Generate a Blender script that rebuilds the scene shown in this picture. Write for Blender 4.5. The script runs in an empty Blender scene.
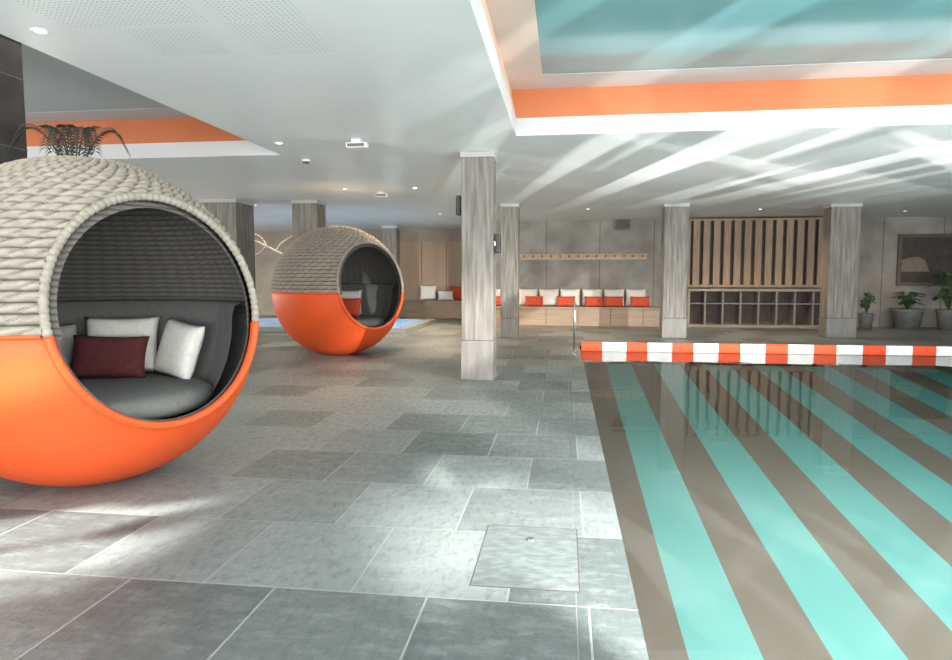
import bpy, bmesh, math, random
from mathutils import Vector, Matrix
random.seed(7)
S = bpy.context.scene
COL = S.collection
PI = math.pi
H = 1.3          # camera height
CZ = 2.84        # ceiling height
F = 668.0
YAW = math.radians(7.5); PITCH = math.atan(53/F)
S.view_settings.view_transform = 'Standard'

# ------------------------------------------------------------ camera
cd = bpy.data.cameras.new('camera'); cam = bpy.data.objects.new('camera', cd); COL.objects.link(cam)
cam.location = (0,0,H); cam.rotation_euler = (PI/2-PITCH, 0, YAW)
cd.sensor_width = 36; cd.lens = 36*F/952; cd.clip_start = .05
S.camera = cam
ROT = cam.rotation_euler.to_matrix()
def ray(px,py): return ROT @ Vector(((px-476)/F, (330-py)/F, -1))
def gp(px,py,z=0.0):
    d = ray(px,py); t = (z-H)/d.z; return Vector((d.x*t, d.y*t, z))
def wp(px,py,Y):
    d = ray(px,py); t = Y/d.y; return Vector((d.x*t, Y, H+d.z*t))

# ------------------------------------------------------------ materials
def nodes(name):
    m = bpy.data.materials.new(name); m.use_nodes = True
    nt = m.node_tree; b = nt.nodes['Principled BSDF']; return m, nt, b
def N(nt, t, **kw):
    n = nt.nodes.new(t)
    for k,v in kw.items(): setattr(n,k,v)
    return n
def mth(nt, op, a, b=None, c=None):
    n = nt.nodes.new('ShaderNodeMath'); n.operation = op
    for i,v in enumerate((a,b,c)):
        if v is None: continue
        if isinstance(v,(int,float)): n.inputs[i].default_value = v
        else: nt.links.new(v, n.inputs[i])
    return n.outputs[0]
def mixc(nt, f, a, b):
    n = nt.nodes.new('ShaderNodeMix'); n.data_type='RGBA'
    for i,v in ((0,f),(6,a),(7,b)):
        if isinstance(v,(int,float)): n.inputs[i].default_value = v
        elif isinstance(v,tuple): n.inputs[i].default_value = (*v[:3],1)
        else: nt.links.new(v, n.inputs[i])
    return n.outputs[2]
def ramp(nt, f, p0, p1):
    n = nt.nodes.new('ShaderNodeMapRange'); n.inputs[1].default_value=p0; n.inputs[2].default_value=p1
    nt.links.new(f, n.inputs[0]); return n.outputs[0]
def noise(nt, scale, stretch=(1,1,1), detail=4, coord='Object', dist=0.0, rgh=.5):
    tc = N(nt,'ShaderNodeTexCoord'); mp = N(nt,'ShaderNodeMapping'); mp.inputs['Scale'].default_value = stretch
    nz = N(nt,'ShaderNodeTexNoise'); nz.inputs['Scale'].default_value=scale; nz.inputs['Detail'].default_value=detail
    nz.inputs['Distortion'].default_value = dist; nz.inputs['Roughness'].default_value = rgh
    nt.links.new(tc.outputs[coord], mp.inputs[0]); nt.links.new(mp.outputs[0], nz.inputs[0]); return nz.outputs[0]
def mat(name, c1, c2=None, rough=.6, scale=6, stretch=(1,1,1), bump=0, metal=0, spec=.5, lo=.35, hi=.65, emit=0):
    m, nt, b = nodes(name)
    c2 = c2 or tuple(x*.88 for x in c1)
    f = noise(nt, scale, stretch)
    col = mixc(nt, ramp(nt,f,lo,hi), c1, c2)
    nt.links.new(col, b.inputs['Base Color'])
    b.inputs['Roughness'].default_value = rough; b.inputs['Metallic'].default_value = metal
    b.inputs['Specular IOR Level'].default_value = spec
    if bump:
        bp = N(nt,'ShaderNodeBump'); bp.inputs['Strength'].default_value=bump; bp.inputs['Distance'].default_value=.02
        nt.links.new(f, bp.inputs['Height']); nt.links.new(bp.outputs[0], b.inputs['Normal'])
    if emit:
        nt.links.new(col, b.inputs['Emission Color']); b.inputs['Emission Strength'].default_value = emit
    return m
M = {}
M['ceil'] = mat('white_ceiling',(.765,.80,.805),(.725,.765,.775),rough=.38,scale=.6)
M['white'] = mat('white_paint',(.80,.81,.80),(.75,.76,.75),rough=.45,scale=1)
M['cap'] = mat('pale_grey_cap',(.44,.44,.43),(.38,.38,.37),rough=.5,scale=2)
M['liptrim'] = mat('white_recess_trim',(.60,.61,.61),(.56,.57,.57),rough=.45,scale=1)
M['peach'] = mat('glare_paled_orange_side',(.72,.52,.42),(.68,.48,.38),rough=.45,scale=1)  # orange side paled in the colour, standing in for glare
M['peachborder'] = mat('light_tinted_border',(.68,.58,.52),(.64,.54,.48),rough=.45,scale=1)  # border tinted peach in the colour, in place of bounced light
M['greytrim'] = mat('grey_recess_trim',(.46,.49,.50),(.41,.44,.45),rough=.6,scale=1)
M['whitegrey'] = mat('off_white_resin',(.30,.30,.29),(.25,.25,.24),rough=.8,scale=4)
M['orange_wall'] = mat('orange_wall',(.62,.20,.085),(.56,.175,.072),rough=.35,scale=1.5)
M['turq'] = mat('turquoise_gloss_ceiling',(.15,.345,.375),(.185,.39,.415),rough=.12,scale=.5,spec=.45)
M['bluegrey'] = mat('blue_grey_ceiling',(.38,.435,.455),(.43,.48,.50),rough=.65,scale=.5,spec=.2)
M['concrete'] = mat('concrete_wall',(.35,.33,.295),(.23,.213,.19),rough=.7,scale=1.6,bump=.12)
M['darkwall'] = mat('brown_plaster',(.30,.255,.21),(.25,.21,.17),rough=.8,scale=2)
M['column'] = mat('board_marked_concrete',(.255,.234,.203),(.115,.104,.088),rough=.55,scale=6,stretch=(3.5,3.5,.28),bump=.3,lo=.31,hi=.68)
M['metal_base'] = mat('stone_cladding',(.195,.183,.165),(.15,.14,.126),rough=.45,scale=8,stretch=(2,2,.3))
M['slate_dark'] = mat('dark_slate',(.05,.05,.048),(.03,.03,.03),rough=.5,scale=5)
M['wood'] = mat('pale_timber',(.36,.265,.18),(.27,.195,.13),rough=.5,scale=5,stretch=(.4,4,8))
M['woodv'] = mat('slat_timber',(.35,.245,.16),(.265,.18,.115),rough=.5,scale=5,stretch=(6,6,.5))
M['brownpanel'] = mat('brown_wood_panel',(.38,.268,.18),(.33,.23,.153),rough=.5,scale=3,stretch=(1,1,.15))
M['picframe'] = mat('dark_frame_wood',(.13,.095,.07),(.095,.07,.052),rough=.5,scale=4)
M['greywood'] = mat('grey_washed_timber',(.23,.205,.178),(.18,.16,.138),rough=.55,scale=4,stretch=(.5,4,4))
M['tanwood'] = mat('grey_tan_shelf_board',(.33,.28,.225),(.26,.22,.178),rough=.55,scale=4,stretch=(.5,4,4))
M['railwood'] = mat('light_rail_timber',(.60,.455,.315),(.50,.37,.25),rough=.55,scale=4,stretch=(.5,4,4))
M['black'] = mat('black_plastic',(.015,.015,.015),(.03,.03,.03),rough=.4)
M['void'] = mat('dark_interior',(.05,.043,.036),(.065,.055,.046),rough=.7)
M['gapbrown'] = mat('dark_brown_backing',(.12,.10,.085),(.09,.075,.062),rough=.8)  # one even dark brown for backings and wall joints
M['orange'] = mat('orange_matte_shell',(.60,.080,.017),(.55,.070,.014),rough=.52,scale=2,spec=.28)
M['fabric'] = mat('charcoal_fabric',(.14,.14,.132),(.108,.108,.10),rough=.95,scale=60,bump=.15)
M['pwhite'] = mat('cream_linen',(.74,.72,.66),(.66,.64,.58),rough=.9,scale=30,bump=.1)
M['pgrey'] = mat('grey_linen',(.34,.335,.315),(.28,.275,.26),rough=.9,scale=30,bump=.1)
M['pred'] = mat('red_linen',(.58,.075,.03),(.48,.058,.024),rough=.9,scale=30,bump=.1)
M['pburg'] = mat('burgundy_linen',(.10,.017,.018),(.07,.012,.014),rough=.9,scale=30,bump=.1)
M['forange'] = mat('red_orange_float',(.64,.072,.02),(.58,.062,.016),rough=.65,spec=.3)
M['fwhite'] = mat('white_float',(.74,.74,.72),(.68,.68,.66),rough=.65,spec=.3)
M['steel'] = mat('polished_steel',(.75,.75,.75),(.65,.65,.65),rough=.2,metal=1)
M['leaf'] = mat('green_leaf',(.045,.11,.033),(.028,.068,.02),rough=.55,scale=8)
M['palmleaf'] = mat('dark_palm_leaf',(.022,.034,.02),(.034,.022,.016),rough=.6,scale=8)
M['pot'] = mat('grey_pot',(.16,.16,.152),(.12,.12,.115),rough=.7,scale=6)
M['soil'] = mat('soil',(.03,.022,.016),rough=1)
M['stem'] = mat('brown_stem',(.10,.07,.045),rough=.9)
M['lamp'] = mat('lit_lens',(1,.95,.85),(1,.93,.82),emit=6)
M['bluewater'] = mat('blue_lit_water',(.16,.40,.80),(.26,.52,.90),rough=.1,scale=1.5,emit=.35)
M['pic'] = mat('picture_dark',(.08,.07,.06),(.055,.048,.043),rough=.25)
M['picpale'] = mat('picture_beige',(.22,.18,.14),(.17,.138,.108),rough=.4,scale=7)

def m_rope():
    m, nt, b = nodes('taupe_rope_weave')
    g = N(nt,'ShaderNodeNewGeometry')
    f = noise(nt, 20, (1,1,2), 4, rgh=.5)
    f2 = noise(nt, 2.5, (1,1,1), 2)
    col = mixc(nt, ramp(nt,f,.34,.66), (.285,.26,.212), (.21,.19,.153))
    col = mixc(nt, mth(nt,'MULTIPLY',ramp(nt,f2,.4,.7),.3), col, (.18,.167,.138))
    col = mixc(nt, ramp(nt,g.outputs['Pointiness'],.43,.51), (.028,.025,.02), col)  # creases between cords darkened in the colour, standing in for shade
    nt.links.new(col, b.inputs['Base Color']); b.inputs['Roughness'].default_value=.8
    bp = N(nt,'ShaderNodeBump'); bp.inputs['Strength'].default_value=.12; bp.inputs['Distance'].default_value=.01
    nt.links.new(f, bp.inputs['Height']); nt.links.new(bp.outputs[0], b.inputs['Normal'])
    return m
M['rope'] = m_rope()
def m_inner():
    m, nt, b = nodes('shade_darkened_weave')
    tc = N(nt,'ShaderNodeTexCoord'); sx = N(nt,'ShaderNodeSeparateXYZ'); nt.links.new(tc.outputs['Object'], sx.inputs[0])
    ang = mth(nt,'ARCTAN2', sx.outputs[1], sx.outputs[0])
    row = mth(nt,'MULTIPLY', sx.outputs[2], 28.0)
    s1 = mth(nt,'ABSOLUTE', mth(nt,'SINE', mth(nt,'MULTIPLY',row,PI)))
    sh = mth(nt,'MULTIPLY', mth(nt,'MODULO', mth(nt,'FLOOR',row), 2.0), .5)
    s2 = mth(nt,'ABSOLUTE', mth(nt,'SINE', mth(nt,'MULTIPLY', mth(nt,'ADD', mth(nt,'MULTIPLY',ang,26/PI), mth(nt,'ADD',sh,mth(nt,'MULTIPLY',row,.5))), PI)))
    h = mth(nt,'MULTIPLY', mth(nt,'POWER',s1,.6), mth(nt,'ADD',.5,mth(nt,'MULTIPLY',mth(nt,'POWER',s2,.6),.5)))
    nt.links.new(mixc(nt, h, (.05,.046,.04), (.14,.129,.11)), b.inputs['Base Color']); b.inputs['Roughness'].default_value=.9  # coloured darker than the rope, creases darkest, standing in for shade
    bp = N(nt,'ShaderNodeBump'); bp.inputs['Strength'].default_value=.45; bp.inputs['Distance'].default_value=.025
    nt.links.new(h, bp.inputs['Height']); nt.links.new(bp.outputs[0], b.inputs['Normal'])
    return m
M['innerweave'] = m_inner()
def m_floor():
    m, nt, b = nodes('slate_floor_tiles')
    tc = N(nt,'ShaderNodeTexCoord'); mp = N(nt,'ShaderNodeMapping'); mp.inputs['Location'].default_value=(.54,.30,0)
    nt.links.new(tc.outputs['Object'], mp.inputs[0])
    br = N(nt,'ShaderNodeTexBrick'); br.offset=.5
    br.inputs['Scale'].default_value=1; br.inputs['Brick Width'].default_value=.65; br.inputs['Row Height'].default_value=.72
    br.inputs['Mortar Size'].default_value=.0048; br.inputs['Mortar Smooth'].default_value=.15
    br.inputs['Color1'].default_value=(0,0,0,1); br.inputs['Color2'].default_value=(1,1,1,1); br.inputs['Mortar'].default_value=(.5,.5,.5,1)
    nt.links.new(mp.outputs[0], br.inputs[0])
    sep = N(nt,'ShaderNodeSeparateColor'); nt.links.new(br.outputs[0], sep.inputs[0])
    base = mixc(nt, ramp(nt,sep.outputs[0],.1,.9), (.080,.098,.096), (.180,.207,.202))
    n1 = noise(nt, 5, (1,2.4,1), 15, dist=.2, rgh=.74)
    base = mixc(nt, mth(nt,'MULTIPLY',ramp(nt,n1,.49,.63),.26), base, (.28,.315,.308))
    n2 = noise(nt, 26, (1,.4,1), 10, rgh=.75)
    base = mixc(nt, mth(nt,'MULTIPLY',ramp(nt,n2,.50,.64),.44), base, (.045,.056,.055))
    base = mixc(nt, br.outputs[1], base, (.245,.262,.258))
    nt.links.new(base, b.inputs['Base Color'])
    r = N(nt,'ShaderNodeMapRange'); r.inputs[1].default_value=.35; r.inputs[2].default_value=.65; r.inputs[3].default_value=.30; r.inputs[4].default_value=.52
    nt.links.new(n2, r.inputs[0]); nt.links.new(r.outputs[0], b.inputs['Roughness'])
    bp = N(nt,'ShaderNodeBump'); bp.inputs['Strength'].default_value=.55; bp.inputs['Distance'].default_value=.012
    h = mth(nt,'SUBTRACT', mth(nt,'ADD',n1,mth(nt,'MULTIPLY',n2,.7)), mth(nt,'MULTIPLY',br.outputs[1],.8))
    nt.links.new(h, bp.inputs['Height']); nt.links.new(bp.outputs[0], b.inputs['Normal'])
    return m
M['floor'] = m_floor()
M['coping'] = mat('pale_stone_joint',(.235,.252,.248),(.19,.205,.202),rough=.4,scale=6,bump=.1)
M['hatch'] = mat('slate_hatch_lid',(.130,.153,.150),(.092,.110,.108),rough=.42,scale=14,stretch=(1,1.6,1),bump=.3,lo=.38,hi=.62)
def m_poolfloor():
    m, nt, b = nodes('striped_pool_floor')
    tc = N(nt,'ShaderNodeTexCoord'); sx = N(nt,'ShaderNodeSeparateXYZ'); nt.links.new(tc.outputs['Object'], sx.inputs[0])
    fr = mth(nt,'FRACT', mth(nt,'DIVIDE', mth(nt,'SUBTRACT', sx.outputs[0], .80-8.9), .89))
    mask = mth(nt,'LESS_THAN', fr, .52)
    n = noise(nt, 1.2)
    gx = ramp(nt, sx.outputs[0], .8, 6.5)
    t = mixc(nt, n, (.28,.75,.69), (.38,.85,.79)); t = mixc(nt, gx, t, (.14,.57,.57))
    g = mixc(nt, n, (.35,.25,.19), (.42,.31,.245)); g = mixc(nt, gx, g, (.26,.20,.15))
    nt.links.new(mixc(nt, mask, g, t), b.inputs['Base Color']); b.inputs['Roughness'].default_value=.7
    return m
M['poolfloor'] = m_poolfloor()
M['poolwall'] = mat('pool_wall_tile',(.28,.235,.195),(.22,.185,.155),rough=.5,scale=5)
def m_water():
    m, nt, b = nodes('clear_pool_water'); nt.nodes.remove(b)
    out = nt.nodes['Material Output']
    tr = N(nt,'ShaderNodeBsdfTransparent'); tr.inputs[0].default_value=(.96,.985,.98,1)
    gl = N(nt,'ShaderNodeBsdfGlossy'); gl.inputs['Roughness'].default_value=.02
    fr = N(nt,'ShaderNodeFresnel'); fr.inputs[0].default_value=1.52
    nz = noise(nt, 1.6, (1,1,1), 2)
    bp = N(nt,'ShaderNodeBump'); bp.inputs['Strength'].default_value=.09; bp.inputs['Distance'].default_value=.05
    nt.links.new(nz, bp.inputs['Height']); nt.links.new(bp.outputs[0], gl.inputs['Normal']); nt.links.new(bp.outputs[0], fr.inputs['Normal'])
    mx = N(nt,'ShaderNodeMixShader'); nt.links.new(fr.outputs[0], mx.inputs[0]); nt.links.new(tr.outputs[0], mx.inputs[1]); nt.links.new(gl.outputs[0], mx.inputs[2])
    nt.links.new(mx.outputs[0], out.inputs[0]); return m
M['water'] = m_water()
def m_perf():
    m, nt, b = nodes('perforated_white')
    tc = N(nt,'ShaderNodeTexCoord'); sx = N(nt,'ShaderNodeSeparateXYZ'); nt.links.new(tc.outputs['Object'], sx.inputs[0])
    fx = mth(nt,'SUBTRACT',mth(nt,'FRACT',mth(nt,'MULTIPLY',sx.outputs[0],30)),.5)
    fy = mth(nt,'SUBTRACT',mth(nt,'FRACT',mth(nt,'MULTIPLY',sx.outputs[1],30)),.5)
    d = mth(nt,'ADD',mth(nt,'MULTIPLY',fx,fx),mth(nt,'MULTIPLY',fy,fy))
    nt.links.new(mixc(nt, mth(nt,'LESS_THAN',d,.05), (.76,.795,.80), (.46,.50,.51)), b.inputs['Base Color']); b.inputs['Roughness'].default_value=.38
    return m
M['perf'] = m_perf()

# ------------------------------------------------------------ mesh helpers
def bx(bm, x0,x1,y0,y1,z0,z1):
    vs = [bm.verts.new((x,y,z)) for z in (z0,z1) for x,y in ((x0,y0),(x1,y0),(x1,y1),(x0,y1))]
    for f in ((3,2,1,0),(4,5,6,7),(0,1,5,4),(1,2,6,5),(2,3,7,6),(3,0,4,7)): bm.faces.new([vs[i] for i in f])
def quad(bm, *p): bm.faces.new([bm.verts.new(q) for q in p])
def lathe(bm, prof, seg=32, M4=None):
    rings=[]
    for r,z in prof:
        if r < 1e-5: rings.append([bm.verts.new((0,0,z))])
        else: rings.append([bm.verts.new((r*math.cos(2*PI*i/seg), r*math.sin(2*PI*i/seg), z)) for i in range(seg)])
    new=[v for r in rings for v in r]
    for a,b in zip(rings,rings[1:]):
        for i in range(seg):
            j=(i+1)%seg
            if len(a)==1 and len(b)==1: continue
            if len(a)==1: bm.faces.new((a[0],b[j],b[i]))
            elif len(b)==1: bm.faces.new((a[i],a[j],b[0]))
            else: bm.faces.new((a[i],a[j],b[j],b[i]))
    if M4: bmesh.ops.transform(bm, matrix=M4, verts=new)
    return new
def tube(bm, pts, r, seg=10, closed=False):
    pts=[Vector(p) for p in pts]; n=len(pts); rings=[]
    rr = r if isinstance(r,(list,tuple)) else [r]*n
    up=None
    for i,p in enumerate(pts):
        if closed: d=(pts[(i+1)%n]-pts[i-1])
        else: d=pts[min(i+1,n-1)]-pts[max(i-1,0)]
        d.normalize()
        if up is None: up=Vector((0,0,1)) if abs(d.z)<.9 else Vector((1,0,0))
        a=d.cross(up)
        if a.length<1e-4: a=d.orthogonal()
        a.normalize(); b=a.cross(d); b.normalize(); up=b
        rings.append([bm.verts.new(p+a*rr[i]*math.cos(2*PI*k/seg)+b*rr[i]*math.sin(2*PI*k/seg)) for k in range(seg)])
    rng=range(n if closed else n-1)
    for i in rng:
        A=rings[i];B=rings[(i+1)%n]
        for k in range(seg):
            j=(k+1)%seg; bm.faces.new((A[k],A[j],B[j],B[k]))
    if not closed: bm.faces.new(rings[0]); bm.faces.new(list(reversed(rings[-1])))
def obj(name, bm, m, parent=None, smooth=False, bevel=0, sol=0, fixn=True):
    if fixn: bmesh.ops.recalc_face_normals(bm, faces=bm.faces[:])
    me=bpy.data.meshes.new(name); bm.to_mesh(me); bm.free()
    if smooth:
        for p in me.polygons: p.use_smooth=True
    me.materials.append(M[m] if isinstance(m,str) else m)
    o=bpy.data.objects.new(name,me); COL.objects.link(o)
    if parent: o.parent=parent
    if sol:
        s=o.modifiers.new('solidify','SOLIDIFY'); s.thickness=sol; s.offset=-1
    if bevel:
        b=o.modifiers.new('bevel','BEVEL'); b.width=bevel; b.segments=2; b.limit_method='ANGLE'
    return o
def B(*boxes):
    bm=bmesh.new()
    for b in boxes: bx(bm,*b)
    return bm
def tag(o,label,cat,group=None,kind=None):
    o['label']=label; o['category']=cat
    if group: o['group']=group
    if kind: o['kind']=kind
    return o
def thing(name,label,cat,loc=(0,0,0),rz=0,group=None):
    o=bpy.data.objects.new(name,None); COL.objects.link(o); o.location=loc; o.rotation_euler=(0,0,rz); o.empty_display_size=.1
    return tag(o,label,cat,group)
def struct(name,bm,m,label=None,cat=None):
    o=obj(name,bm,m); o['kind']='structure'
    if label: o['label']=label
    if cat: o['category']=cat
    return o
def dup(root,loc,rz,label,group=None):
    r=root.copy(); COL.objects.link(r); r.location=loc; r.rotation_euler=(0,0,rz); r['label']=label
    if group: r['group']=group
    for ch in list(root.children):
        c=ch.copy(); COL.objects.link(c); c.parent=r
        for g in ch.children:
            d=g.copy(); COL.objects.link(d); d.parent=c
    return r

# ------------------------------------------------------------ setting
PX0,PX1,PY0,PY1 = .30,9.0,-3.0,12.8
struct('floor', B((-15,.06,-5,22,-.12,0),(.06,11,13.1,22,-.12,0),(9.0,11,-5,13.1,-.12,0)), 'floor','grey slate tiled floor around the pool','floor')
struct('trim_1', B((.065,PX0,-5,PY1,-.12,.0),(.065,9.0,PY1,13.095,-.12,.0)), 'floor','slate edging tiles along the pool','coping')
struct('trim_10', B((.055,.07,-5,13.1,-.11,-.002),(.06,9.0,13.09,13.11,-.11,-.002)), 'coping','pale joint beside the pool edging','joint')
def pdep(Y): return -(1.09-.0875*(Y-4.17))
bm=bmesh.new()
quad(bm,(PX0,PY0,pdep(PY0)),(PX1,PY0,pdep(PY0)),(PX1,PY1,pdep(PY1)),(PX0,PY1,pdep(PY1)))
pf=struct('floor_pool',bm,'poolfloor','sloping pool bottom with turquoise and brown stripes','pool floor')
bm=bmesh.new()
quad(bm,(PX0,PY0,0),(PX0,PY1,0),(PX0,PY1,pdep(PY1)),(PX0,PY0,pdep(PY0)))
quad(bm,(PX1,PY0,0),(PX1,PY0,pdep(PY0)),(PX1,PY1,pdep(PY1)),(PX1,PY1,0))
quad(bm,(PX0,PY1,0),(PX1,PY1,0),(PX1,PY1,pdep(PY1)),(PX0,PY1,pdep(PY1)))
quad(bm,(PX0,PY0,0),(PX0,PY0,pdep(PY0)),(PX1,PY0,pdep(PY0)),(PX1,PY0,0))
struct('wall_pool',bm,'poolwall','brown tiled side walls of the pool','pool wall')
bm=bmesh.new(); quad(bm,(PX0,PY0,-.03),(PX1,PY0,-.03),(PX1,PY1,-.03),(PX0,PY1,-.03))
w=obj('pool_water',bm,'water',fixn=False); tag(w,'clear still water filling the striped swimming pool','water',kind='stuff')

# ceiling with two recesses
RA=(-.54,7.6,-1.0,7.45); RB=(-9.5,-3.57,0.0,8.2)
def ceiling_mesh():
    xs=sorted({-15,11,RA[0],RA[1],RB[0],RB[1]}); ys=sorted({-5,22,RA[2],RA[3],RB[2],RB[3]}); bm=bmesh.new()
    for x0,x1 in zip(xs,xs[1:]):
        for y0,y1 in zip(ys,ys[1:]):
            cx,cy=(x0+x1)/2,(y0+y1)/2
            if any(r[0]<cx<r[1] and r[2]<cy<r[3] for r in (RA,RB)): continue
            quad(bm,(x0,y0,CZ),(x0,y1,CZ),(x1,y1,CZ),(x1,y0,CZ))
    bmesh.ops.remove_doubles(bm,verts=bm.verts[:],dist=1e-4)
    return bm
c=struct('ceiling',ceiling_mesh(),'ceil','smooth white hall ceiling with two recesses','ceiling')
TZ=3.35
def ring_walls(bm,r,z0,z1,o0=0,o1=0,sides=(0,1,2,3)):
    a=[(r[0]-o0,r[2]-o0),(r[1]+o0,r[2]-o0),(r[1]+o0,r[3]+o0),(r[0]-o0,r[3]+o0)]
    b=[(r[0]-o1,r[2]-o1),(r[1]+o1,r[2]-o1),(r[1]+o1,r[3]+o1),(r[0]-o1,r[3]+o1)]
    for i in sides:
        j=(i+1)%4; quad(bm,(*a[i],z0),(*a[j],z0),(*b[j],z1),(*b[i],z1))
for k,(r,cm,mg,nm,tm,sd) in enumerate(((RA,'turq',(.30,.50),'pool','liptrim',(0,1,2)),(RB,'bluegrey',(.3,.5),'lounge','greytrim',(0,1,2,3)))):
    bm=bmesh.new(); ring_walls(bm,r,CZ,CZ+.19); struct('trim_%d'%(2+k*3),bm,'liptrim','white lower lip of the ceiling recess over the '+nm,'recess lip')
    bm=bmesh.new(); ring_walls(bm,r,CZ+.19,TZ,0,.06,sd); struct('trim_%d'%(3+k*3),bm,'orange_wall','orange band inside the ceiling recess over the '+nm,'recess band')
    if 3 not in sd:
        bm=bmesh.new(); ring_walls(bm,r,CZ+.19,TZ,0,.06,(3,)); struct('trim_15',bm,'peach','left side, orange paled as glare, of the ceiling recess over the '+nm,'recess band')
    x0,x1,y0,y1=r[0]-.06,r[1]+.06,r[2]-.06,r[3]+.06; ix0,ix1,iy0,iy1=x0+mg[0]+.06,x1-mg[0],y0+mg[1],y1-mg[1]
    bxs=[(ix1,x1,y0,y1,TZ,TZ+.05),(ix0,ix1,y0,iy0,TZ,TZ+.05),(ix0,ix1,iy1,y1,TZ,TZ+.05)]
    if k==1: bxs.append((x0,ix0,y0,y1,TZ,TZ+.05))
    else: struct('trim_16',B((x0,ix0,y0,y1,TZ,TZ+.05)),'peachborder','left border of the recessed ceiling over the pool, tinted peach as bounced light','recess border')
    struct('trim_%d'%(4+k*3),B(*bxs),tm,'border around the recessed ceiling over the '+nm,'recess border')
    struct('ceiling_%s'%nm,B((ix0,ix1,iy0,iy1,TZ+.004,TZ+.08)),cm,'recessed ceiling panel over the '+nm,'ceiling')

YB=18.7; YA=21.5; XJ=-2.35
struct('wall_back',B((XJ,11,YB,YB+.15,0,CZ)),'concrete','grey concrete back wall behind the bench','wall')
struct('wall_jog',B((XJ,XJ+.15,YB+.15,YA,0,CZ)),'brownpanel','side wall of the bench alcove','wall')
struct('wall_alcove',B((-15,XJ+.15,YA,YA+.15,0,CZ)),'darkwall','brown wall at the far left','wall')
struct('wall_left',B((-15.15,-15,-5,YA,0,CZ)),'darkwall','brown wall on the left side','wall')
struct('wall_right',B((11,11.15,-5,YB,0,CZ)),'concrete','concrete wall on the right side','wall')
struct('trim_17',B(*[(XJ+.4+i*1.45,XJ+.415+i*1.45,YB-.004,YB,0,CZ) for i in range(9)]),'gapbrown','thin dark joints between the concrete wall panels','panel joint')
a0=wp(396,240,YA-.05); a1=wp(470,240,YA-.05)
struct('trim_8',B((a0.x,XJ,YA-.05,YA,.0,2.45)),'brownpanel','brown timber panelling behind the alcove bench','wall panel')
struct('trim_9',B(*[(a0.x+.02+i*.82,a0.x+.035+i*.82,YA-.056,YA-.05,.0,2.45) for i in range(4)]),'void','dark joints between timber panels','panel joint')
for i,(px,py,w,d) in enumerate(((110,8,.95,.55),(248,4,.5,.45),(180,42,.5,.5),(283,38,.5,.6))):
    p=gp(px,py,CZ); bm=bmesh.new(); quad(bm,(-w/2,-d/2,-.0015),(-w/2,d/2,-.0015),(w/2,d/2,-.0015),(w/2,-d/2,-.0015))
    o=struct('trim_%d'%(11+i),bm,'perf','perforated patch in the white ceiling','ceiling perforation'); o.location=(p.x,p.y,CZ)

# ------------------------------------------------------------ columns
def column(px,py,w,d,label,base=.42,top=CZ,m='column'):
    p=gp(px,py); cx,cy=p.x,p.y+d/2
    t=thing('concrete_column',label,'column',(cx,cy,0))
    obj('shaft',B((-w/2,w/2,-d/2,d/2,base,top-.06)),m,t,bevel=.012)
    obj('base_cladding',B((-w/2-.004,w/2+.004,-d/2-.004,d/2+.004,0,base)),'metal_base' if m=='column' else m,t,bevel=.006)['label']='smoother grey base cladding'
    obj('collar',B((-w/2-.012,w/2+.012,-d/2-.012,d/2+.012,top-.065,top)),'cap' if m=='column' else m,t,bevel=.006)
    return (cx,cy)
C1=column(477,380,.40,.40,'grey streaked concrete column nearest the camera, standing beside the pool edge',base=.5)
C2=column(509,338,.38,.38,'slim grey concrete column behind the nearest one, left of the pool barrier end')
C3=column(674,338,.50,.45,'grey concrete column between the cushioned bench and the slatted screen')
C4=column(841,338,.60,.45,'wide grey concrete column right of the slatted timber screen')
def column_at(px,top_y,w,label,ctop=CZ,m='column'):
    p=gp(px,top_y,ctop)
    t=thing('concrete_column',label,'column',(p.x,p.y+w/2,0))
    obj('shaft',B((-w/2,w/2,-w/2,w/2,.3,ctop-.06)),m,t,bevel=.012)
    obj('base_cladding',B((-w/2-.004,w/2+.004,-w/2-.004,w/2+.004,0,.3)),'metal_base' if m=='column' else m,t)
    obj('collar',B((-w/2-.012,w/2+.012,-w/2-.012,w/2+.012,ctop-.065,ctop)),'cap' if m=='column' else m,t)
column_at(217,199,.78,'wide concrete column rising behind the large woven pod')
column_at(304,200,.52,'brownish concrete column directly behind the small woven pod')
column_at(389,226,.45,'far concrete column at the left end of the alcove bench')
pr=wp(25,100,5.40).x
t=thing('slate_pillar','dark slate-clad pillar at the left edge beside the potted palm','column',(pr-.36,5.22,0))
obj('shaft',B((-.36,.36,-.18,.18,0,TZ)),'slate_dark',t,bevel=.01)
for z in (.6,1.2,1.8,2.4,3.0): obj('joint_line',B((-.363,.363,-.183,.183,z,z+.008)),'pot',t)

# speakers on column 1
for sx,z,lab in ((.20,1.72,'small black speaker on the pool side of the nearest column'),(-.20,2.2,'small black speaker on the lounge side of the nearest column')):
    s=1 if sx>0 else -1
    t=thing('wall_speaker',lab,'speaker',(C1[0]+sx,C1[1]-.05,z),0,'speakers on the nearest column')
    obj('bracket',B((0 if s>0 else -.03,.03 if s>0 else 0,-.02,.02,-.03,.03)),'steel',t)
    x0,x1=(.02,.08) if s>0 else (-.08,-.02)
    obj('cabinet',B((x0,x1,-.07,.07,-.12,.12)),'black',t,bevel=.01)
    obj('grille',B((x0+.01,x1-.01,-.076,-.07,-.1,.1)),'void',t)

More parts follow.
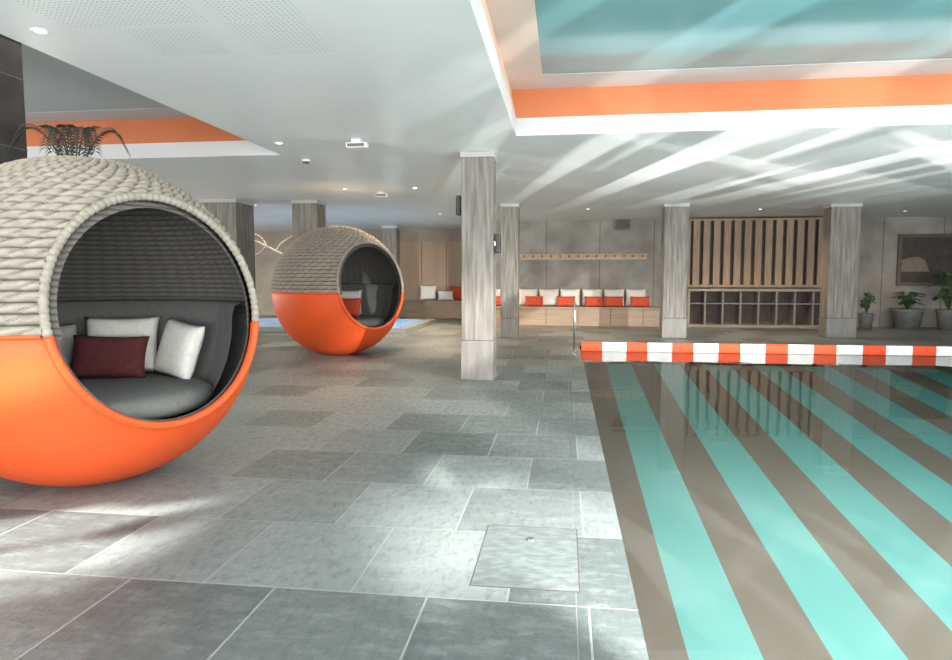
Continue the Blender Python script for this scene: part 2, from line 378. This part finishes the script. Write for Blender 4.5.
# ------------------------------------------------------------ woven lounge pods
R=1.032; CC=Vector((0,0,R-.022)); AL=math.radians(40.6); TI=math.radians(6.8)
NN=Vector((math.cos(TI),0,math.sin(TI))); ZS=1.0
def cut(bm,off=0):
    bmesh.ops.bisect_plane(bm,geom=bm.verts[:]+bm.edges[:]+bm.faces[:],plane_co=CC+NN*(R*math.cos(AL)+off),plane_no=NN,clear_outer=True)
def sphere_part(r,z0,z1,nth=128,nph=48,clamp=0.0):
    bm=bmesh.new()
    p0=math.acos(max(-1,min(1,(z1-CC.z)/r))); p1=math.acos(max(-1,min(1,(z0-CC.z)/r)))
    prof=[]
    for i in range(nph+1):
        ph=p0+(p1-p0)*i/nph; s=max(0,math.sin(ph))
        if ph>PI/2: s=s**.93                               # slightly fuller, flatter underside
        prof.append((r*s,max(clamp,CC.z+r*math.cos(ph))))
    if z0<=0: prof.append((0,0))
    lathe(bm,prof,nth); return bm
def weave():
    bm=bmesh.new(); rows=27; sub=9; p0=.05; p1=math.acos((ZS-CC.z)/R); dp=(p1-p0)/rows; rings=[]
    nb=44; nth=nb*10
    rnd=random.Random(3); offs=[(.5 if r%2 else 0)+rnd.uniform(-.06,.06) for r in range(rows)]
    for i in range(rows*sub+1):
        row=min(i//sub,rows-1); v=(i-row*sub)/sub
        pr=math.sqrt(max(0,math.sin(PI*v))); ring=[]
        for k in range(nth):
            th=2*PI*k/nth
            ph=p0+dp*(row+v); fade=min(1,math.sin(ph)/.35)
            # each row is a thick twined cord: slanted plies lying one after another
            u=nb*th/(2*PI)+offs[row]+.75*(v-.5)
            ply=abs(math.cos(PI*u))**.65
            d=pr*(.015+.021*(fade*ply+(1-fade)*.6)) -.018
            r=R+d; ring.append(bm.verts.new((r*math.sin(ph)*math.cos(th),r*math.sin(ph)*math.sin(th),CC.z+r*math.cos(ph))))
        rings.append(ring)
    for a,b in zip(rings,rings[1:]):
        for k in range(nth):
            j=(k+1)%nth; bm.faces.new((a[k],b[k],b[j],a[j]))
    bm.faces.new(rings[0])
    cut(bm); return bm
def rim_arc(upper,n=64):
    r=R*math.sin(AL); c=CC+NN*(R*math.cos(AL)); u=Vector((0,1,0)); v=NN.cross(u)*-1
    if v.z<0: v=-v
    s=(ZS-c.z)/ (r*v.z); a=math.asin(max(-1,min(1,s)))
    t0,t1=(a,PI-a) if upper else (PI-a,2*PI+a)
    return [c+u*r*math.cos(t0+(t1-t0)*i/n)+v*r*math.sin(t0+(t1-t0)*i/n) for i in range(n+1)]
pod=thing('woven_lounge_pod','large spherical lounge pod in the left foreground, orange base and grey rope weave','lounge pod',(-3.05,3.96,0),math.radians(-22.6),'spherical lounge pods')
bm=sphere_part(R,0,ZS); cut(bm); obj('bowl',bm,'orange',pod,smooth=True,sol=.03)
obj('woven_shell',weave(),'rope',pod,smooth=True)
bm=sphere_part(R-.045,ZS-.02,CC.z+R-.0451,128,40); cut(bm,-.004); obj('inner_lining',bm,'innerweave',pod,smooth=True)['label']='woven inner lining, darkened in colour as shade'  # lining added inside the weave to darken the pod interior
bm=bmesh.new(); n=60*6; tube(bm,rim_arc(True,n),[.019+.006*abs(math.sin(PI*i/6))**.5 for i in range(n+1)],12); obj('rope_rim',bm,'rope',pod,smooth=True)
bm=bmesh.new(); tube(bm,rim_arc(False),.024,12); obj('orange_rim',bm,'orange',pod,smooth=True)
bm=bmesh.new(); lathe(bm,[(R+.004,ZS-.012),(R+.014,ZS-.006),(R+.014,ZS+.006),(R-.0,ZS+.012)],128); cut(bm,-.01); obj('seam_band',bm,'orange',pod,smooth=True)
bm=sphere_part(R-.045,.12,ZS+.02,96,30); cut(bm,-.02); obj('liner',bm,'fabric',pod,smooth=True)
# padded backrest
bm=bmesh.new(); na=120
zs=[.5,.6,.75,.9,1.03]
def ro(z): return math.sqrt(max(0,(R-.055)**2-(z-CC.z)**2))
inner=[(ro(z)-.12,z) for z in zs]+[(ro(1.09)-.10,1.10),(ro(1.1)-.05,1.125),(ro(1.1)-.0,1.10)]
rings=[]
for i in range(na+1):
    th=math.radians(48+(312-48)*i/na); ring=[]
    seam=abs(math.sin(math.radians(180)*(i/na*9)))**.35
    for r,z in inner:
        rr=r+.012*(1-seam); ring.append(bm.verts.new((rr*math.cos(th),rr*math.sin(th),z)))
    rings.append(ring)
for a,b in zip(rings,rings[1:]):
    for k in range(len(a)-1): bm.faces.new((a[k],a[k+1],b[k+1],b[k]))
obj('backrest',bm,'fabric',pod,smooth=True)
bm=bmesh.new()
lathe(bm,[(0,.42),(.66,.42),(.73,.45),(.76,.50),(.74,.555),(.66,.58),(.4,.585),(0,.585)],96,Matrix.Translation((-.04,0,0))); obj('seat_cushion',bm,'fabric',pod,smooth=True)
P1=(-3.05,3.96,math.radians(-22.6),1.0); P2=(-3.79,10.93,math.radians(-30.5),1.05)
far=dup(pod,(P2[0],P2[1],0),P2[2],'farther spherical lounge pod near the middle, orange base and grey rope weave')
far.scale=(1.05,1.05,1.05)

# ------------------------------------------------------------ pillows
def pillow_mesh(w,h,d):
    bm=bmesh.new(); n=16
    for s in (1,-1):
        g=[]
        for i in range(n+1):
            row=[]
            for j in range(n+1):
                u=-1+2*i/n; v=-1+2*j/n
                x=w/2*u*(1-.07*(1-v*v)); z=h/2*v*(1-.07*(1-u*u))
                y=s*d/2*(max(0,(1-u**4))*max(0,(1-v**4)))**.5
                row.append(bm.verts.new((x,y,z)))
            g.append(row)
        for i in range(n):
            for j in range(n): bm.faces.new((g[i][j],g[i+1][j],g[i+1][j+1],g[i][j+1]))
    bmesh.ops.remove_doubles(bm,verts=bm.verts[:],dist=1e-4); return bm
PM={}
def pillow(loc,face,tilt,mt,size,label,group,roll=0):
    k=(mt,size)
    if k not in PM:
        o=obj('throw_pillow',pillow_mesh(*size),mt,smooth=True); PM[k]=o.data
    else:
        o=bpy.data.objects.new('throw_pillow',PM[k]); COL.objects.link(o)
    o.location=loc; o.rotation_euler=(-tilt,roll,math.atan2(face[1],face[0])+PI/2)
    return tag(o,label,'pillow',group)
def in_pod(P,lx,ly,z,tilt,mt,size,label,group,roll=0):
    c,s=math.cos(P[2]),math.sin(P[2]); f=(-lx,-ly); lx*=P[3]; ly*=P[3]; z+=.585*(P[3]-1)
    pillow((P[0]+lx*c-ly*s,P[1]+lx*s+ly*c,z),(f[0]*c-f[1]*s,f[0]*s+f[1]*c),tilt,mt,size,label,group,roll)
g='pillows in the foreground pod'
in_pod(P1,-.45,.49,.80,.24,'pwhite',(.52,.42,.13),'cream pillow behind the burgundy pillow in the foreground pod',g)
in_pod(P1,-.28,.29,.735,.40,'pburg',(.50,.32,.13),'dark burgundy pillow between the cream pillows in the foreground pod',g,.04)
in_pod(P1,.05,.61,.775,.28,'pwhite',(.44,.42,.14),'cream pillow leaning right of the burgundy pillow in the foreground pod',g,.12)
in_pod(P1,-.65,.06,.77,.24,'pgrey',(.46,.40,.13),'grey pillow half hidden by the left rim of the foreground pod',g)
g='pillows in the farther pod'
in_pod(P2,-.37,.53,.82,.22,'pwhite',(.50,.46,.13),'cream pillow inside the farther woven pod',g)
in_pod(P2,-.16,.33,.745,.38,'pred',(.50,.34,.13),'red pillow in front of the cream one inside the farther pod',g)

# ------------------------------------------------------------ potted palm behind pod
def frond(bm,base,az,length,rise,droop,nl=30,lw=.009,ll=.19):
    pts=[]
    for i in range(nl+1):
        t=i/nl; r=length*t; z=rise*math.sin(t*PI*.62)-droop*t*t
        pts.append(Vector(base)+Vector((math.cos(az)*r,math.sin(az)*r,z)))
    tube(bm,pts,[.008*(1-.7*i/nl) for i in range(nl+1)],6)
    side=Vector((-math.sin(az),math.cos(az),0))
    for i in range(6,nl+1):
        for s in (1,-1):
            p=pts[i]; d=(pts[i]-pts[i-1]).normalized(); L=ll*(1-.55*abs(i/nl-.45)*1.6)
            tip=p+d*L*.55+side*s*L*.70+Vector((0,0,-.22*L)); mid=(p+tip)/2+Vector((0,0,.02)); n=d*lw
            a=bm.verts.new(p); b=bm.verts.new(mid+n); c=bm.verts.new(tip); e=bm.verts.new(mid-n); bm.faces.new((a,b,c,e))
px,py=-4.16,5.30
t=thing('potted_palm','dark feathery potted palm peeking over the top of the foreground pod','plant',(px,py,0))
bm=bmesh.new(); lathe(bm,[(0,0),(.20,0),(.27,.42),(.29,.45),(.25,.45),(.24,.40),(0,.40)],32); obj('pot',bm,'pot',t,smooth=True)
bm=bmesh.new(); tube(bm,[(0,0,.40),(.02,0,1.0),(0,.02,1.6),(0,0,2.08)],[.05,.045,.04,.03],10); obj('stem',bm,'stem',t,smooth=True)
bm=bmesh.new()
for i,(az,L,rs) in enumerate(((.45,.42,.64),(1.6,.28,.68),(2.7,.34,.66),(3.75,.44,.62),(4.7,.30,.60),(5.6,.38,.60))): frond(bm,(0,0,2.06),az,L,rs,.27)
obj('fronds',bm,'palmleaf',t)

# ------------------------------------------------------------ back bench, pillows, rail
BF=18.0; BT=.5
x1=wp(661,310,BF).x; xb0=XJ+.17
t=thing('timber_bench','long pale timber bench along the concrete back wall','bench',((xb0+x1)/2,BF,0))
hw=(x1-xb0)/2
obj('front_panel',B((-hw,hw,.03,.09,0,BT-.05)),'wood',t)
obj('seat',B((-hw,hw,0,YB-BF-.01,BT-.05,BT)),'wood',t,bevel=.006)
for i in range(1,6): obj('panel_joint',B((-hw+i*.85,-hw+i*.85+.012,.026,.03,0,BT-.05)),'void',t)
AF=20.75
b0=wp(404,310,AF).x
t=thing('timber_bench','pale timber bench in the alcove beyond the farther pod','bench',((b0+XJ)/2,AF,0)); hw=(XJ-.01-b0)/2
obj('front_panel',B((-hw,hw,.03,.09,0,BT)),'wood',t)
obj('seat',B((-hw,hw,0,YA-.07-AF,BT,BT+.05)),'wood',t,bevel=.006)
gw='cream pillows on the back bench'; gr='red pillows on the back bench'
for px,lab in ((528,'cream pillow leftmost on the bench under the peg rail, right of the slim column'),(549,'cream pillow second from left under the peg rail'),(570,'cream pillow behind the red pillow second from left under the peg rail'),
               (592,'cream pillow in the middle right, behind the third red pillow under the peg rail'),(614,'cream pillow second from right under the peg rail'),(636,'cream pillow rightmost on the bench, beside the concrete column')):
    p=wp(px,300,18.5); pillow((p.x,18.5,BT+.245),(0,-1),.15,'pwhite',(.56,.48,.14),lab,gw)
for px,lab in ((534,'red pillow leftmost on the bench under the peg rail'),(566,'red pillow second from left on the bench under the peg rail'),(594,'red pillow third from left, middle of the bench under the peg rail'),
               (614,'red pillow second from right on the bench under the peg rail'),(640,'red pillow rightmost on the bench, nearest the concrete column')):
    p=wp(px,300,18.2); pillow((p.x,18.24,BT+.145),(0,-1),.3,'pred',(.50,.29,.13),lab,gr)
p=wp(496,297,18.5); pillow((p.x,18.5,BT+.245),(0,-1),.15,'pwhite',(.56,.48,.14),'cream pillow seen between the two slim columns',gw)
p=wp(497,297,18.2); pillow((p.x,18.24,BT+.145),(0,-1),.3,'pred',(.50,.29,.13),'red pillow seen between the two slim columns',gr)
ga='pillows on the alcove bench'
p=wp(428,297,21.2); pillow((p.x,21.25,BT+.30),(0,-1),.15,'pwhite',(.56,.48,.14),'cream pillow on the alcove bench by the brown panelling',ga)
p=wp(437,297,21.0); pillow((p.x+.3,20.95,BT+.21),(.3,-1),.3,'pwhite',(.52,.32,.13),'small cream pillow lying right on the alcove bench',ga)
p=wp(457,297,21.2); pillow((p.x,21.2,BT+.285),(0,-1),.15,'pred',(.46,.44,.13),'red pillow on the alcove bench beside the nearest column',ga)
# peg rail
q0=wp(520,257,YB-.04); q1=wp(647,257,YB-.04)
t=thing('peg_rail','long pale timber peg rail on the concrete wall above the bench','coat rail',((q0.x+q1.x)/2,YB,q0.z)); hw=(q1.x-q0.x)/2
obj('board',B((-hw,hw,-.035,-.004,-.08,.08)),'railwood',t,bevel=.005)
for i in range(14):
    x=-hw+.12+i*(2*hw-.24)/13
    bm=bmesh.new(); tube(bm,[(x,-.035,0),(x,-.10,.02),(x,-.125,.025)],[.02,.02,.028],8); obj('peg',bm,'woodv',t,smooth=True)
# small box at back wall
p=wp(623,224,YB-.15)
t=thing('wall_speaker','small dark box mounted high on the concrete wall above the peg rail','speaker',(p.x,YB,p.z))
obj('cabinet',B((-.18,.18,-.22,-.03,-.14,.14)),'pot',t,bevel=.01); obj('bracket',B((-.05,.05,-.03,0,-.05,.05)),'steel',t)
obj('grille',B((-.15,.15,-.226,-.22,-.11,.11)),'black',t)

# ------------------------------------------------------------ slatted screen and shelf
YS=18.05
s0=wp(688,250,YS).x; s1=wp(832,250,YS).x; zt=2.80; zb=1.04
t=thing('slatted_screen','vertical timber slatted screen above the low shelf, between two columns','screen',((s0+s1)/2,YS,0)); hw=(s1-s0)/2
obj('frame',B((-hw,hw,0,.09,zb,zb+.06),(-hw,hw,0,.09,zt-.05,zt),(-hw,-hw+.06,0,.09,zb+.06,zt-.05),(hw-.06,hw,0,.09,zb+.06,zt-.05)),'woodv',t)
obj('slats',B(*[(-hw+.13+i*(2*hw-.2)/13,-hw+.13+i*(2*hw-.2)/13+.165,.01,.07,zb+.06,zt-.05) for i in range(13)]),'woodv',t)
obj('back_panel',B((-hw,hw,.22,.25,zb,zt)),'gapbrown',t)
t=thing('storage_shelf','low grey timber cubby shelf below the slatted screen','shelf',((s0+s1)/2,YS-.13,0))
D=.58; nC=8
obj('top_board',B((-hw,hw,-.03,D,.93,1.0)),'tanwood',t,bevel=.005)
obj('body',B((-hw,hw,0,D,0,.07),(-hw,-hw+.06,0,D,.07,.93),(hw-.06,hw,0,D,.07,.93)),'tanwood',t)
obj('shelf_board',B((-hw+.05,hw-.05,.01,D,.60,.63)),'greywood',t)
for i in range(1,nC):
    x=-hw+i*2*hw/nC
    obj('divider',B((x-.022,x+.022,0,D-.03,.07,.93)),'greywood',t)
obj('back_panel',B((-hw+.05,hw-.05,D-.18,D-.16,.07,.93)),'gapbrown',t)

# ------------------------------------------------------------ right end: picture, plants
f0=wp(899,234,YB-.05); f1=wp(957,286,YB-.05)
t=thing('framed_picture','large dark framed picture with a beige hill on the right wall section','picture',((f0.x+f1.x)/2,YB-.005,(f0.z+f1.z)/2)); hw=(f1.x-f0.x)/2; hh=abs(f0.z-f1.z)/2
obj('frame',B((-hw,hw,-.06,0,hh-.09,hh),(-hw,hw,-.06,0,-hh,-hh+.09),(-hw,-hw+.09,-.06,0,-hh+.09,hh-.09),(hw-.09,hw,-.06,0,-hh+.09,hh-.09)),'picframe',t)
obj('canvas',B((-hw+.09,hw-.09,-.03,-.01,-hh+.09,hh-.09)),'pic',t)
bm=bmesh.new(); pts=[(-hw+.1,-.30),(.05,-.30),(-.05,-.02),(-.22,.08),(-.45,.06),(-hw+.1,.0)]
bm.faces.new([bm.verts.new((x,-.033,z)) for x,z in pts]); obj('painted_hill',bm,'picpale',t)
def leaf_plant(px,Y,pw,ph,fh,fw,label,nleaf=26,lw=.06):
    p=wp(px,320,Y); t=thing('potted_plant',label,'plant',(p.x,Y,0),0,'potted plants at the right back')
    bm=bmesh.new(); lathe(bm,[(0,0),(pw*.38,0),(pw*.5,ph*.9),(pw*.52,ph),(pw*.46,ph),(pw*.44,ph*.92),(0,ph*.92)],28); obj('pot',bm,'pot',t,smooth=True)
    bm=bmesh.new(); lathe(bm,[(0,ph*.93),(pw*.44,ph*.93)],24); obj('soil',bm,'soil',t)
    bm=bmesh.new()
    for i in range(nleaf):
        az=i*2.399; tt=.35+.65*random.random(); r=fw*(.25+.75*random.random()); z1=ph+fh*tt
        a=Vector((0,0,ph*.9)); b=Vector((math.cos(az)*r*.5,math.sin(az)*r*.5,z1)); c=Vector((math.cos(az)*r,math.sin(az)*r,z1-fh*.18))
        s=Vector((-math.sin(az),math.cos(az),0))*lw; m1=a.lerp(b,.55)
        tube(bm,[a,m1,b],[.006,.005,.004],5)
        vs=[bm.verts.new(q) for q in (m1.lerp(b,.5),b.lerp(m1,.15)+s,c.lerp(b,.4)+s*.8,c,c.lerp(b,.4)-s*.8,b.lerp(m1,.15)-s)]
        bm.faces.new(vs)
    obj('foliage',bm,'leaf',t)
leaf_plant(866,17.8,.34,.40,.55,.26,'small green potted plant just right of the wide column',28,.06)
leaf_plant(907,18.1,.72,.50,.48,.46,'low bushy plant in a wide grey pot under the framed picture',42,.07)
leaf_plant(948,17.9,.52,.50,1.0,.52,'tall leafy potted plant at the right edge beside the picture',36,.10)

# ------------------------------------------------------------ floating barrier and handrail
BY=12.1
t=thing('pool_barrier','orange and white striped floating barrier across the far end of the pool','pool barrier',(PX0+.02,BY,-.03))
x=.0; k=0
RX=Matrix.Rotation(PI/2,4,'Y')
SQ=Matrix.Diagonal((1,.18,1,1))
while x < PX1-PX0-.5:
    L=.37 if k%2==0 else .42
    bm=bmesh.new(); r=.083
    lathe(bm,[(0,0),(r*.99,0),(r,.003),(r,L-.003),(r*.99,L),(0,L)],24,Matrix.Translation((x,0,.085))@SQ@RX)
    o=obj('float_segment',bm,'forange' if k%2==0 else 'fwhite',t); o['label']='orange segment' if k%2==0 else 'white segment'
    for p in o.data.polygons: p.use_smooth=len(p.vertices)==4 and abs(p.normal.x)<.5
    x+=L; k+=1
t=thing('pool_handrail','slim steel pool handrail at the left end of the floating barrier','handrail',(.18,11.3,0))
bm=bmesh.new(); pts=[(0,0,0),(0,0,.72)]+[(0,.2-.2*math.cos(a),.72+.15*math.sin(a)) for a in [PI*i/8 for i in range(1,8)]]+[(0,.4,.72),(0,.4,0)]
tube(bm,pts,.016,10); obj('rail',bm,'steel',t,smooth=True)
for y in (0,.4):
    bm=bmesh.new(); lathe(bm,[(0,0),(.05,0),(.05,.012),(.025,.02),(0,.02)],20,Matrix.Translation((0,y,0))); obj('flange',bm,'steel',t,smooth=True)

# ------------------------------------------------------------ floor hatch
h0=gp(488,525); h1=gp(577,528)
wx=h1.x-h0.x; wy=.70; hx=(h0.x+h1.x)/2; hy=h0.y-wy/2
t=thing('floor_hatch','rectangular slate access hatch with thin dark edge set in the floor beside the pool','hatch',(hx,hy,0))
hw=wx/2; hh=wy/2; e=.005
obj('lid',B((-hw+e,hw-e,-hh+e,hh-e,0,.0015)),'hatch',t)
obj('metal_edge',B((-hw,hw,-hh,-hh+e,0,.0018),(-hw,hw,hh-e,hh,0,.0018),(-hw,-hw+e,-hh+e,hh-e,0,.0018),(hw-e,hw,-hh+e,hh-e,0,.0018)),'void',t)
bm=bmesh.new(); lathe(bm,[(0,.0015),(.022,.0015),(.022,.005),(.015,.007),(0,.004)],20,Matrix.Translation((0,.18,0))); obj('lifting_ring',bm,'steel',t,smooth=True)

# ------------------------------------------------------------ plunge pool and branch sculpture on the left
u0,u1,v0,v1=-9.2,-3.6,14.9,18.6
t=thing('plunge_pool','low blue-lit plunge pool behind the woven pods','plunge pool',((u0+u1)/2,(v0+v1)/2,0)); a,b=(u1-u0)/2,(v1-v0)/2
obj('kerb',B((-a,a,-b,-b+.25,0,.12),(-a,a,b-.25,b,0,.12),(-a,-a+.25,-b+.25,b-.25,0,.12),(a-.25,a,-b+.25,b-.25,0,.12)),'coping',t,bevel=.01)
w=obj('blue_water',B((-a+.25,a-.25,-b+.25,b-.25,0,.10)),'bluewater',t); w['label']='glowing blue water'
p=wp(300,300,14.4)
t=thing('branch_sculpture','white curved branch sculpture showing left of the farther pod','sculpture',(p.x,14.4,0))
def loc(px,py): q=wp(px,py,14.4); return (q.x-p.x,0,q.z)
bm=bmesh.new(); tube(bm,[(0,0,.02),(0,0,1.0),loc(300,262)],.02,8); lathe(bm,[(0,0),(.2,0),(.2,.03),(0,.03)],24); obj('stand',bm,'whitegrey',t,smooth=True)
bm=bmesh.new()
def smoothpath(ps,n=5):
    ps=[Vector(q) for q in ps]; out=[]
    for i in range(len(ps)-1):
        a=ps[max(i-1,0)];b=ps[i];c=ps[i+1];d=ps[min(i+2,len(ps)-1)]
        for k in range(n):
            s=k/n; out.append(.5*((2*b)+(c-a)*s+(2*a-5*b+4*c-d)*s*s+(3*b-a-3*c+d)*s**3))
    return out+[ps[-1]]
def limb(ps,r0,r1):
    q=smoothpath(ps); tube(bm,q,[r0+(r1-r0)*i/(len(q)-1) for i in range(len(q))],8)
limb([loc(300,262),loc(288,257),loc(276,251),loc(266,246),loc(255,241),loc(241,243)],.034,.014)
limb([loc(276,251),loc(282,243),loc(294,235)],.026,.012)
limb([loc(266,246),loc(262,238),loc(252,233)],.024,.012)
limb([loc(266,246),loc(260,253),loc(248,257)],.022,.01)
obj('branch',bm,'whitegrey',t,smooth=True)

# ------------------------------------------------------------ ceiling fittings
def downlight(px,py,label,power,col=(1,.82,.62)):
    p=gp(px,py,CZ)
    t=thing('ceiling_downlight',label,'ceiling light',(p.x,p.y,CZ),0,'recessed ceiling downlights')
    bm=bmesh.new(); lathe(bm,[(.034,0),(.034,-.005),(.052,-.007),(.055,0)],28); obj('trim_ring',bm,'white',t,smooth=True)
    bm=bmesh.new(); lathe(bm,[(0,-.003),(.034,-.003)],24); obj('lens',bm,'lamp',t)
    if power:
        l=bpy.data.lights.new('downlight_beam','SPOT'); l.energy=power; l.color=col; l.spot_size=math.radians(140); l.spot_blend=.8; l.shadow_soft_size=.08
        o=bpy.data.objects.new('downlight_beam',l); COL.objects.link(o); o.location=(p.x,p.y,CZ-.03)
W=(1,.75,.50)
downlight(40,31,'lit round downlight nearest the camera in the ceiling above the foreground pod',40)
downlight(279,143,'lit downlight at the corner of the orange lounge recess',180,W)
downlight(255,205,'small far downlight above the branch sculpture',200,W)
downlight(345,189,'small downlight above the farther pod',340,W)
downlight(415,188,'small downlight left of the nearest column',220,W)
downlight(440,214,'far downlight above the alcove bench',950,W)
downlight(588,209,'small downlight over the cushioned bench',320,W)
downlight(760,209,'small downlight over the slatted screen',300,W)
downlight(905,211,'small downlight over the potted plants',70,W)
def fitting(px,py,label,kind):
    p=gp(px,py,CZ)
    if kind=='detector':
        t=thing('smoke_detector',label,'smoke detector',(p.x,p.y,CZ))
        bm=bmesh.new(); lathe(bm,[(.055,0),(.055,-.02),(0,-.02)],28); obj('base',bm,'white',t,smooth=False)
        bm=bmesh.new(); lathe(bm,[(.045,-.02),(.04,-.045),(0,-.05)],28); obj('sensor_cap',bm,'pot',t,smooth=True)
    else:
        t=thing('emergency_light',label,'emergency light',(p.x,p.y,CZ))
        obj('mount',B((-.05,.05,-.05,.05,-.03,0)),'white',t)
        obj('housing',B((-.12,.12,-.05,.05,-.09,-.03)),'white',t,bevel=.012); obj('diffuser',B((-.10,.10,-.054,-.05,-.08,-.045)),'pot',t)
fitting(306,160,'round smoke detector on the ceiling right of the lounge recess','detector')
fitting(357,140,'white emergency light box on the ceiling, larger and nearer one','light')
fitting(381,192,'small white emergency light box farther along the ceiling','light')

# ------------------------------------------------------------ lighting
def area(loc,target,sx,sy,power,col):
    l=bpy.data.lights.new('window_or_fill_light','AREA'); l.shape='RECTANGLE'; l.size=sx; l.size_y=sy; l.energy=power; l.color=col
    o=bpy.data.objects.new('window_or_fill_light',l); COL.objects.link(o); o.location=loc
    o.rotation_euler=(Vector(target)-Vector(loc)).to_track_quat('-Z','Y').to_euler(); return o
area((-1,-4.5,1.0),(-1,4,5.0),15,1.8,1950,(.97,.988,1))
area((10.8,5.5,1.1),(0,6.5,3.6),14,2.0,1080,(.97,.988,1))
area((-14.8,11,1.1),(-4,11,4.2),14,2.0,1050,(1,.95,.87))  # unseen fill lamp added to lift the dark back left
area((3.5,3.2,3.3),(3.5,3.2,0),6.5,6.5,460,(1,.985,.96))  # unseen fill lamp added inside the recess to brighten the pool
area((-6.5,4.0,3.3),(-6.5,4.0,0),4.5,6.5,110,(1,.97,.93))  # unseen fill lamp in the lounge recess, not a window
def spot(loc,target,power,size,blend,col=(1,.97,.92),soft=.05):
    l=bpy.data.lights.new('sun_beam','SPOT'); l.energy=power; l.spot_size=math.radians(size); l.spot_blend=blend; l.color=col; l.shadow_soft_size=soft
    o=bpy.data.objects.new('sun_beam',l); COL.objects.link(o); o.location=loc
    o.rotation_euler=(Vector(target)-Vector(loc)).to_track_quat('-Z','Y').to_euler(); return o
def gobo(o,scale,rotz,lo,hi,stretch,floor=.0,off=(0,0,0),detail=.6):
    l=o.data; l.use_nodes=True; nt=l.node_tree; em=nt.nodes['Emission']
    tc=N(nt,'ShaderNodeTexCoord'); sx=N(nt,'ShaderNodeSeparateXYZ'); nt.links.new(tc.outputs['Normal'],sx.inputs[0])
    a=mth(nt,'DIVIDE',sx.outputs[0],sx.outputs[2]); b=mth(nt,'DIVIDE',sx.outputs[1],sx.outputs[2])
    cb=N(nt,'ShaderNodeCombineXYZ'); nt.links.new(a,cb.inputs[0]); nt.links.new(b,cb.inputs[1])
    mp=N(nt,'ShaderNodeMapping'); mp.inputs['Rotation'].default_value=(0,0,rotz)
    mp2=N(nt,'ShaderNodeMapping'); mp2.inputs['Scale'].default_value=stretch; mp2.inputs['Location'].default_value=off
    nt.links.new(cb.outputs[0],mp.inputs[0]); nt.links.new(mp.outputs[0],mp2.inputs[0])
    nz=N(nt,'ShaderNodeTexNoise'); nz.inputs['Scale'].default_value=scale; nz.inputs['Detail'].default_value=detail; nt.links.new(mp2.outputs[0],nz.inputs[0])
    r=mth(nt,'ADD',ramp(nt,nz.outputs[0],lo,hi),floor); nt.links.new(r,em.inputs['Strength'])
s=spot((2.4,10.0,.25),(2.4,10.001,2.8),360,160,.5,soft=.01); gobo(s,1.3,.25,.50,.55,(3.0,.10,1),.14)
s=spot((4.4,8.8,.15),(4.4,8.801,2.8),300,160,.5,soft=.01); gobo(s,1.3,-.75,.51,.56,(2.8,.14,1),.12,(3,7,0))
s=spot((2.6,4.4,.05),(2.6,5.6,2.8),440,115,.5,soft=.01); gobo(s,1.6,.35,.49,.56,(3.0,.3,1),.05)
# sun through windows: irregular bands on the floor and pool
s=spot((2.3,.6,2.75),gp(614,572),4800,27,.8); gobo(s,2.6,.35,.40,.51,(1.6,.9,1),.06,(1.3,.4,0),1.5)
s=spot((.8,2.2,2.75),gp(464,475),1500,11,1.0); gobo(s,6.0,.4,.42,.52,(1.6,.7,1),.04,(2.2,5.1,0),1.5)
s=spot((-2.4,1.0,2.75),gp(45,535),3000,28,.9); gobo(s,4.0,1.0,.43,.51,(2.2,.6,1),.05,(.4,3.3,0),1.5)
s=spot((7.5,-1.0,2.6),(3.4,5.4,-.9),15000,56,.6); gobo(s,3.2,.9,.47,.54,(3.4,.4,1),.08)

wd=bpy.data.worlds.new('world'); S.world=wd; wd.use_nodes=True
bg=wd.node_tree.nodes['Background']; bg.inputs[0].default_value=(.95,.97,1,1); bg.inputs[1].default_value=.7
